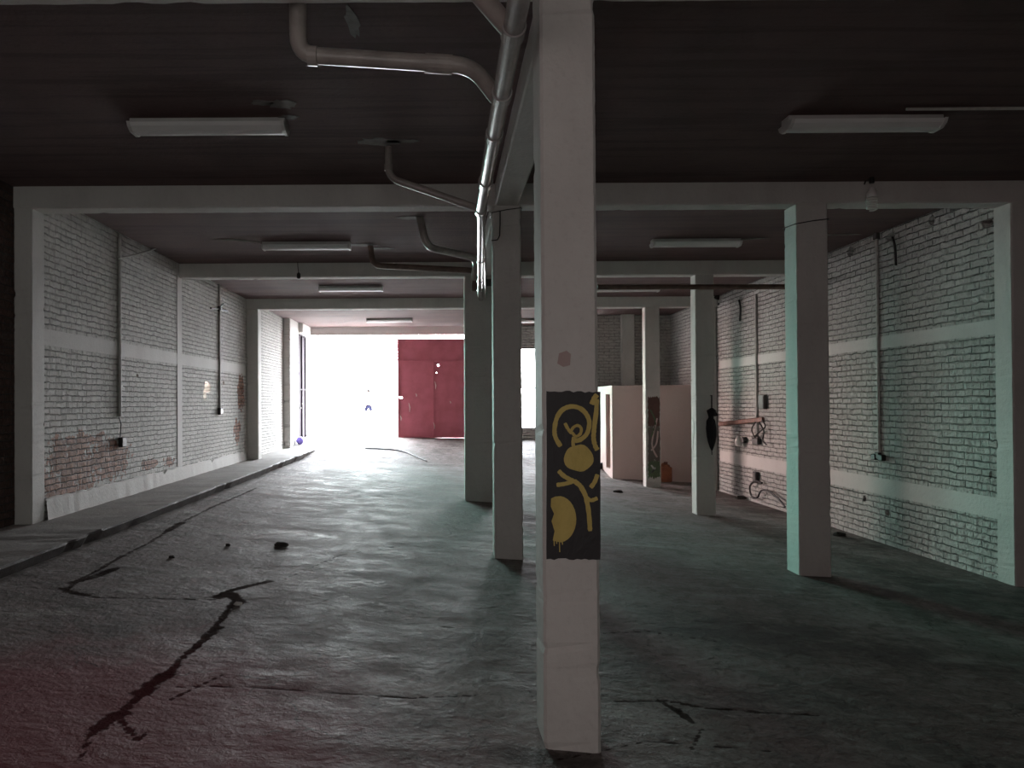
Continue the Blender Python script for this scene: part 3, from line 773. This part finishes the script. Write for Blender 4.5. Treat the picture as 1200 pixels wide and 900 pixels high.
g2 = on_z(868, 281, CZ-.03)
wire([g2, at(930, 276.5, g2.y+.1), on_z(985, 275, CZ-.03), on_x(1020, 274, XR-.02)], .010, 'ceiling_wire', 'wire', 'pale wire from the second right strip light to the right wall')
f2 = on_z(305, 284, CZ-.05)
c1 = on_x(138, 303, XL+.03)
wire(fillet([c1, on_x(165, 297, XL+.05), on_x(189, 289, XL+.08), at(212, 281, f2.y+.1), at(240, 279.5, f2.y+.05), at(275, 281, f2.y), f2], .4, 5), .013, 'ceiling_wire', 'wire', 'pale wire arching from the left wall conduit to the second left strip light')
# hanging lamp cord from the second beam
hl = at(350, 305, 12.4)
h = thing('lamp_cord', at(350, 326, 12.4), 'thin cord with a small dark lamp socket hanging at the second beam', 'lamp cord')
MB().tube([at(348.5, 300, 12.38), at(349, 312, 12.38), at(350, 321, 12.38)], .006, 6).build('cord', 'black', h)
MB().lathe([(.012, .05), (.03, .03), (.032, -.03), (.02, -.05)], at(350, 323, 12.38), 10).build('socket', 'black', h)
# spiral bulb
cb = at(1022, 250, 7.86)
bl = thing('spiral_bulb', cb, 'unlit white spiral bulb hanging from the nearest cross beam', 'light bulb')
zt = at(1022, 210, 7.86).z
MB().tube([(cb.x, cb.y+.14, BZ+.20), (cb.x, cb.y+.1, zt+.03), (cb.x, cb.y, zt)], .008, 6).build('cord', 'black', bl)
MB().lathe([(.012, .055), (.022, .05), (.026, .0), (.024, -.01)], (cb.x, cb.y, zt-.03), 14).build('socket', 'black', bl)
zs = at(1022, 222, 7.86).z
MB().lathe([(.026, .055), (.034, .035), (.05, .0), (.052, -.03), (.044, -.042)], (cb.x, cb.y, zs-.04), 18).build('ballast', 'cflglass', bl, smooth=True)
sp = []
for i in range(120):
    a = i/120*2*math.pi*5.5; z = zs-.085 - .135*i/120; rr = .046 if i < 105 else .046*(1-(i-105)/22)
    sp.append((cb.x+rr*math.cos(a), cb.y+rr*math.sin(a), z))
MB().tube(sp, .009, 8).build('spiral_tube', 'cflglass', bl, smooth=True)

# ------------------------------------------------------------------ conduits on the walls
def conduit(px, py0, py1, X, label, r=.02, m='conduit'):
    a = on_x(px, py0, X); b = on_x(px, py1, X); s = 1 if X < 0 else -1
    y = a.y
    root = thing('wall_conduit', (X, y, b.z), label, 'conduit')
    MB().tube([(X+s*r, y, a.z), (X+s*r, y, b.z)], r, 10).build('conduit_pipe', m, root, smooth=True)
    k = 0
    z = b.z+.4
    while z < a.z-.2:
        MB().box(min(X, X+s*(2*r+.004)), max(X, X+s*(2*r+.004)), y-r-.012, y+r+.012, z-.01, z+.01).build('clip', m, root); z += .85
    return root, y
def wbox(px, py, X, w, h, d, name, m, parent):
    c = on_x(px, py, X); s = 1 if X < 0 else -1
    o = MB().box(min(X, X+s*d), max(X, X+s*d), c.y-w/2, c.y+w/2, c.z-h/2, c.z+h/2).bevel(min(d, w, h)*.15).build(name, m, parent)
    return c
c1r, y1 = conduit(138.5, 274, 488, XL, 'pale vertical conduit on the left wall above the bare red patch')
a = on_x(139, 488, XL+.02); b = on_x(141, 512, XL+.02)
MB().tube([a, a+Vector((.02, .03, -.1)), b], .006, 6).build('loose_wire', 'black', c1r)
wbox(141, 518, XL, .14, .13, .06, 'outlet_box', 'black', c1r)
c2r, y2 = conduit(256, 333, 478, XL, 'vertical conduit on the left wall farther in, ending in a dark box')
wbox(256.5, 482, XL, .17, .13, .06, 'outlet_box', 'black', c2r)
wbox(256, 362, XL, .14, .1, .06, 'junction_box', 'darkbox', c2r)
MB().tube([on_x(247, 361, XL+.03), on_x(256, 362, XL+.03), on_x(267, 365, XL+.03)], .016, 6).build('cross_wire', 'black', c2r)
MB().tube([on_x(254, 362, XL+.03), on_x(262, 356, XL+.03)], .014, 6).build('cross_wire', 'black', c2r)
c3r, y3 = conduit(1029, 277, 532, XR, 'vertical conduit on the right wall ending in a small double outlet', .019)
c = wbox(1031, 534, XR, .10, .09, .05, 'outlet_box', 'black', c3r)
for s in (-1, 1):
    MB().box(XR-.06, XR, y3-.0+s*.085-.05, y3+s*.085+.05, c.z-.06, c.z+.02).bevel(.008).build('outlet', 'black', c3r)
MB().box(XR-.05, XR, y3-.04, y3+.04, on_x(1029, 277, XR).z-.04, on_x(1029, 277, XR).z+.05).build('junction_box', 'darkbox', c3r)
c4r, y4 = conduit(887, 345, 512, XR, 'far vertical conduit on the right wall beside a small grey panel', .022)
wbox(889, 517, XR, .26, .12, .08, 'outlet_box', 'black', c4r)
tag_o = thing('switch_panel', on_x(896, 471, XR), 'small dark grey electrical panel right of the far right-wall conduit', 'panel')
wbox(896, 471, XR, .26, .27, .07, 'panel_box', 'darkbox', tag_o)
c = on_x(896, 471, XR); MB().box(XR-.078, XR-.068, c.y-.1, c.y+.1, c.z-.11, c.z+.11).bevel(.003).build('panel_door', 'darkbox', tag_o)
ls = thing('wall_lamp', on_x(872, 517, XR), 'small white lamp globe fixed low on the right wall', 'lamp')
c = on_x(872, 517, XR)
MB().tube([(XR, c.y-.1, c.z+.03), (XR-.08, c.y-.1, c.z+.03)], .06, 12).build('socket', 'black', ls)
MB().lathe([(.01, -.11), (.05, -.09), (.07, -.03), (.06, .04), (.035, .08), (.03, .1)], (XR-.10, c.y+.04, c.z), 14).build('globe', 'cflglass', ls, smooth=True)
db = thing('low_outlet', on_x(888, 559, XR), 'dark outlet box low on the right wall above the cable tangle', 'outlet')
wbox(888, 559, XR, .16, .2, .07, 'outlet_box', 'black', db)
c = on_x(888, 559, XR); MB().box(XR-.078, XR-.066, c.y-.055, c.y+.055, c.z-.07, c.z+.07).bevel(.003).build('cover_plate', 'darkbox', db)
# timber rail with wiring
r0 = on_x(838, 497, XR-.2); r1 = on_x(894, 491.5, XR-.03)
tag(rough_bar(r0+Vector((.10, 0, 0)), r1, .09, .05, (0, 0, 1), seg=16, seed=81, chips=4).build('wooden_rail', 'wood'), 'brown timber rail fixed along the right wall behind the umbrella', 'rail')
wi = []
for i, (pp) in enumerate(([(886, 494), (880, 503), (884, 512), (890, 520)], [(893, 492), (898, 500), (890, 506), (884, 512)], [(890, 495), (896, 506), (893, 516), (898, 521)])):
    tag(MB().tube(fillet([on_x(x, y, XR-.05-.02*i) for x, y in pp], .2, 4), .014, 6).build('loose_cable', 'black'), 'dark loose cable hanging from the end of the brown timber rail', 'cable', 'cables at the end of the rail')
tag(MB().tube(fillet([on_x(1046, 278, XR-.03), on_x(1049, 288, XR-.04), on_x(1050, 311, XR-.02)], .1, 4), .016, 6).build('loose_cable', 'black'), 'short dark cable end hanging from a hole high on the right wall', 'cable')
lp = [(893, 566), (884, 563), (878, 570), (880, 582), (888, 584), (891, 575), (899, 574), (910, 582), (920, 594)]
tag(MB().tube(fillet([on_x(x, y, XR-.08) for x, y in lp], .25, 4), .018, 6).build('cable_tangle', 'black'), 'tangle of dark cable at the foot of the right wall', 'cable')
tag(MB().tube(fillet([on_x(866, 352, XR-.03), on_x(868, 360, XR-.05), on_x(867, 376, XR-.02)], .1, 3), .02, 6).build('loose_cable', 'black'), 'dark cable stub high on the right wall behind the umbrella column', 'cable')
# dark bracket at the top of the right pilaster
tag(MB().tube(fillet([at(839, 350, 16.6), at(842, 345, 16.6), at(846, 354, 16.6), at(843, 358, 16.6)], .1, 3), .05, 6).build('pipe_bracket', 'black'), 'dark bracket at the top of the pink-lit pilaster', 'bracket')
tag(MB().tube(fillet([at(921, 341, 12.3), at(925, 338, 12.3), at(927, 352, 12.3), at(931, 366, 12.4)], .1, 3), .02, 6).build('hanging_wire', 'black'), 'dark wire dangling from the right end of the brown cross pipe', 'wire')

# ------------------------------------------------------------------ umbrella hanging on R2
yu = 12.395
def ua(px, py): return at(px, py, yu)
um = thing('umbrella', ua(834, 500), 'closed black umbrella hanging on the front of a right-hand column', 'umbrella')
tp = ua(834, 466); mb = MB()
prof = [((834.2, 478), .016), ((833.5, 481), .075), ((834, 486), .06), ((833, 489), .035), ((833, 493), .07), ((833.5, 502), .085), ((834, 511), .08), ((834, 518), .06), ((834, 524), .034), ((834.3, 528), .012)]
rings = []; seg = 24
for (pp, r) in prof:
    cpt = ua(*pp)
    rings.append([mb.bm.verts.new(cpt+Vector((math.cos(k*2*math.pi/seg)*r*(1 if k % 3 else .72), math.sin(k*2*math.pi/seg)*min(r, .05)*.9*(1 if k % 3 else .72), 0))) for k in range(seg)])
for i in range(len(rings)-1):
    for k in range(seg): mb.bm.faces.new((rings[i][k], rings[i][(k+1) % seg], rings[i+1][(k+1) % seg], rings[i+1][k]))
mb.bm.faces.new(rings[0]); mb.bm.faces.new(rings[-1][::-1])
mb.build('folded_canopy', 'cloth', um)
fl = MB(); fl.prism([ua(836, 479), ua(840.5, 484.5), ua(841.5, 487), ua(838, 488), ua(834, 487)], (0, .03, 0)); fl.build('canopy_flap', 'cloth', um)
MB().tube([ua(834, 463), ua(834, 480)], .012, 8).build('shaft', 'black', um)
MB().tube([ua(834, 527), ua(834.3, 533)], .008, 6).build('tip', 'black', um)
MB().tube([ua(833, 489)+Vector((-.035, 0, 0)), ua(833, 489)+Vector((0, -.045, 0)), ua(833, 489)+Vector((.04, 0, 0))], .012, 6).build('strap', 'cloth', um)
MB().tube([ua(834, 464), ua(834, 464)+Vector((0, .06, .01))], .008, 6).build('hook', 'darkbox', um)

# ------------------------------------------------------------------ gate
gx0, gx1 = -1.43, .80; gzb = at(505, 513, YE-.06).z; gzt = at(505, 397, YE-.06).z
gt = thing('red_gate', (-.36, YE-.06, gzb), 'closed half of the red sheet-metal gate beside the bright opening', 'gate')
seam = at(508, 470, YE-.06).x; zr = at(505, 423, YE-.06).z
def sheet(x0, x1, z0, z1, name, holes=(), seed=1):
    o = MB().box(x0, x1, YE-.07, YE-.055, z0, z1).build(name, 'red', gt)
    if holes:
        cmb = MB(); org = origin(o)
        for i, (px, py, w, h) in enumerate(holes):
            c = at(px, py, YE-.06)
            cmb.prism([Vector((u, YE-.2, v))-gt.location for u, v in blob2d(c.x, c.z, w/2, h/2, 90+i+seed, 8, .45)], (0, .4, 0))
        o.parent = None
        cut(o, cmb)
        o.parent = gt
    return o
sheet(gx0, seam-.012, gzb, zr, 'gate_leaf', ((469.5, 466, .12, .11),), 1)
sheet(seam+.012, gx1, gzb, zr, 'gate_leaf', ((513.5, 428, .08, .09), (511.5, 437, .03, .04)), 5)
sheet(gx0, gx1, zr+.02, gzt, 'upper_panel')
for x in (gx0+.03, seam, gx1-.03):
    MB().box(x-.025, x+.025, YE-.11, YE-.07, gzb, gzt if x != seam else zr).bevel(.004).build('gate_frame', 'red', gt)
for z in (gzb+.03, zr+.01, gzt-.03, ):
    MB().box(gx0, gx1, YE-.105, YE-.065, z-.025, z+.025).bevel(.004).build('gate_frame', 'red', gt)
for px, py0, py1 in ((509.5, 447, 456), (508, 495, 503), (479, 472, 483), (469, 487, 493), (487, 461, 465), (527, 470, 473)):
    a = at(px, py0, YE-.115); b = at(px+1, py1, YE-.115)
    MB().tube([a, a.lerp(b, .5)+Vector((.02, 0, 0)), b], [.008, .02, .006], 6).build('rust_scrape', 'booth', gt)
# open leaf folded back along the left
ol = thing('open_gate_leaf', (-4.2, 22.3, .45), 'dark open gate leaf folded inward against the left of the gateway', 'gate')
ya, yb = 21.75, 22.98
zb = .46; zt2 = min(3.65, at(352, 389, 22.3).z)
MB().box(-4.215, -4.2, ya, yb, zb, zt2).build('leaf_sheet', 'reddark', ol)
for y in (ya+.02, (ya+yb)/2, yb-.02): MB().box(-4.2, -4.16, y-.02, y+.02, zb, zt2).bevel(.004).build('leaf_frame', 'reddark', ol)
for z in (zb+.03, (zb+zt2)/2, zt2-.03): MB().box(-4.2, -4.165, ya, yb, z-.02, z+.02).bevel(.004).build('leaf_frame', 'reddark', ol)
MB().box(-4.16, -4.10, ya+.05, ya+.12, 1.5, 1.54).build('latch', 'steel', ol)
MB().box(-4.16, -4.10, ya+.3, ya+.37, 1.62, 1.66).build('latch', 'steel', ol)

# ------------------------------------------------------------------ small things
bp = on_z(351, 529, .45); 
bb = MB(); bmesh.ops.create_icosphere(bb.bm, subdivisions=3, radius=.11)
pb = at(351, 523, 21.2)
bmesh.ops.translate(bb.bm, verts=bb.bm.verts, vec=(pb.x+.015, pb.y, walk_z(21.2)+.105))
tag(bb.build('ball', 'purple', smooth=True), 'small purple ball on the walkway beside the open gateway', 'ball')
# orange jerrycan against the partition
jx = at(781, 560, 18.15).x; jz = fz(jx, 18.15)
jc = thing('jerrycan', (jx, 18.2, jz), 'orange plastic jerrycan on the floor against the pinkish partition', 'jerrycan')
jb = MB().box(jx-.13, jx+.13, 18.1, 18.3, jz, jz+.36); jb.bevel(.03, 3); jb.build('body', 'orange', jc, smooth=False)
MB().lathe([(.11, .0), (.09, .05), (.045, .07), (.04, .09)], (jx, 18.2, jz+.35), 16).build('neck', 'orange', jc, smooth=True)
MB().lathe([(.045, 0), (.045, .035), (.04, .04)], (jx, 18.2, jz+.435), 14).build('cap', 'wood', jc)
MB().tube(fillet([(jx-.1, 18.2, jz+.35), (jx-.09, 18.2, jz+.43), (jx-.03, 18.2, jz+.44)], .03, 3), .014, 8).build('handle', 'orange', jc)
# black hose on the floor near the gate
hp = [(428, 526), (445, 526.5), (462, 527.5), (474, 530), (486, 535), (500, 541)]
tag(MB().tube(fillet([floor_at(x, y)+Vector((0, 0, .018)) for x, y in hp], .4, 4), .016, 8).build('hose', 'black'), 'thin black hose curling across the bright floor before the gate', 'hose')
# lumps on the floor
def lump(px, py, r, fl, label, seed, m='stone', name='rubble_lump'):
    p = floor_at(px, py); rnd = random.Random(seed); mb = MB()
    bmesh.ops.create_icosphere(mb.bm, subdivisions=2, radius=1)
    for v in mb.bm.verts:
        k = 1+rnd.uniform(-.25, .25); v.co = Vector((v.co.x*r*k, v.co.y*r*.6*k, max(v.co.z, -.35)*r*fl*k))
    o = mb.build(name, m); o.location = p+Vector((0, 0, r*fl*.3))
    return tag(o, label, 'rubble')
lump(329, 640, .075, .42, 'dark rag-like lump lying on the bare floor left of centre', 1)
lump(724, 577, .10, .35, 'dark lump on the floor right of the graffiti panel', 2)
lump(279, 709, .03, .6, 'small pale chip beside the large floor crack', 3, 'plaster')
lump(201, 654, .025, .8, 'tiny dark stone nearest the kerb', 4)
lump(267, 640, .025, .8, 'tiny dark stone between the kerb and the rag-like lump', 5)
lump(706, 549, .12, .9, 'black bundle at the foot of the partition doorway', 6, 'cloth', 'black_bundle')
lump(868, 585, .12, .5, 'dark rubble lump at the foot of the right wall near the cables', 7)
lump(984, 628, .09, .5, 'dark rubble lump at the foot of the right wall beside the nearest right column', 8)

# ------------------------------------------------------------------ person across the street
def skin_chain(edges_pts, edges, radii, name, m, parent, sub=1):
    me = bpy.data.meshes.new(name); org = origin(parent)
    me.from_pydata([Vector(p)-org for p in edges_pts], edges, [])
    o = bpy.data.objects.new(name, me); SC.collection.objects.link(o)
    md = o.modifiers.new('skin', 'SKIN'); md.use_smooth_shade = True
    for i, r in enumerate(radii): me.skin_vertices[0].data[i].radius = (r, r) if not isinstance(r, tuple) else r
    me.skin_vertices[0].data[0].use_root = True
    s = o.modifiers.new('sub', 'SUBSURF'); s.levels = sub; s.render_levels = sub
    dg = bpy.context.evaluated_depsgraph_get(); dg.update()
    nm = bpy.data.meshes.new_from_object(o.evaluated_get(dg)); o.modifiers.clear(); o.data = nm
    bpy.data.meshes.remove(me)
    nm.name = name; nm.materials.clear(); nm.materials.append(MAT[m])
    for p in nm.polygons: p.use_smooth = True
    o.parent = parent
    return o
YPER = 42.0
ft = at(432, 494, YPER)
pr = thing('person', (ft.x, YPER, ZS), 'person in white shirt and blue shorts walking in the street outside', 'person')
def B(x, y, z): return (ft.x+x, YPER+y, ZS+z)
pts = [B(0, 0, .92), B(0, 0, 1.12), B(0, 0, 1.36), B(0, 0, 1.46), B(0, 0, 1.53), B(0, -.01, 1.62), B(0, 0, 1.69),
       B(-.10, 0, .88), B(-.12, -.10, .5), B(-.13, .0, .09), B(-.14, -.14, .04),
       B(.10, 0, .88), B(.12, .08, .5), B(.13, .24, .12), B(.13, .12, .05),
       B(-.19, 0, 1.38), B(-.27, .03, 1.12), B(-.30, -.1, .90), B(-.31, -.14, .80),
       B(.19, 0, 1.38), B(.28, -.03, 1.12), B(.33, -.12, .93), B(.34, -.16, .84)]
ed = [(0, 1), (1, 2), (2, 3), (3, 4), (4, 5), (5, 6), (0, 7), (7, 8), (8, 9), (9, 10), (0, 11), (11, 12), (12, 13), (13, 14), (2, 15), (15, 16), (16, 17), (17, 18), (2, 19), (19, 20), (20, 21), (21, 22)]
rad = [.13, .12, .14, .06, .06, .095, .07, .085, .06, .04, .035, .085, .06, .04, .035, .06, .045, .035, .03, .06, .045, .035, .03]
skin_chain(pts, ed, rad, 'body', 'skin', pr, 2)
skin_chain([B(0, 0, .98), B(0, 0, 1.12), B(0, 0, 1.36), B(0, 0, 1.44), B(-.19, 0, 1.39), B(-.25, .02, 1.2), B(.19, 0, 1.39), B(.26, -.02, 1.2)], [(0, 1), (1, 2), (2, 3), (2, 4), (4, 5), (2, 6), (6, 7)], [.155, .145, .165, .085, .08, .065, .08, .065], 'shirt', 'shirt', pr, 2)
skin_chain([B(0, 0, 1.0), B(0, 0, .90), B(-.11, -.02, .82), B(-.125, -.08, .58), B(.11, .02, .82), B(.125, .07, .58)], [(0, 1), (1, 2), (2, 3), (1, 4), (4, 5)], [.16, .165, .115, .095, .115, .095], 'shorts', 'blue', pr, 2)
hr = MB(); bmesh.ops.create_uvsphere(hr.bm, u_segments=14, v_segments=8, radius=.112)
bmesh.ops.translate(hr.bm, verts=hr.bm.verts, vec=B(0, .025, 1.68)); hr.build('hair', 'hair', pr, smooth=True)
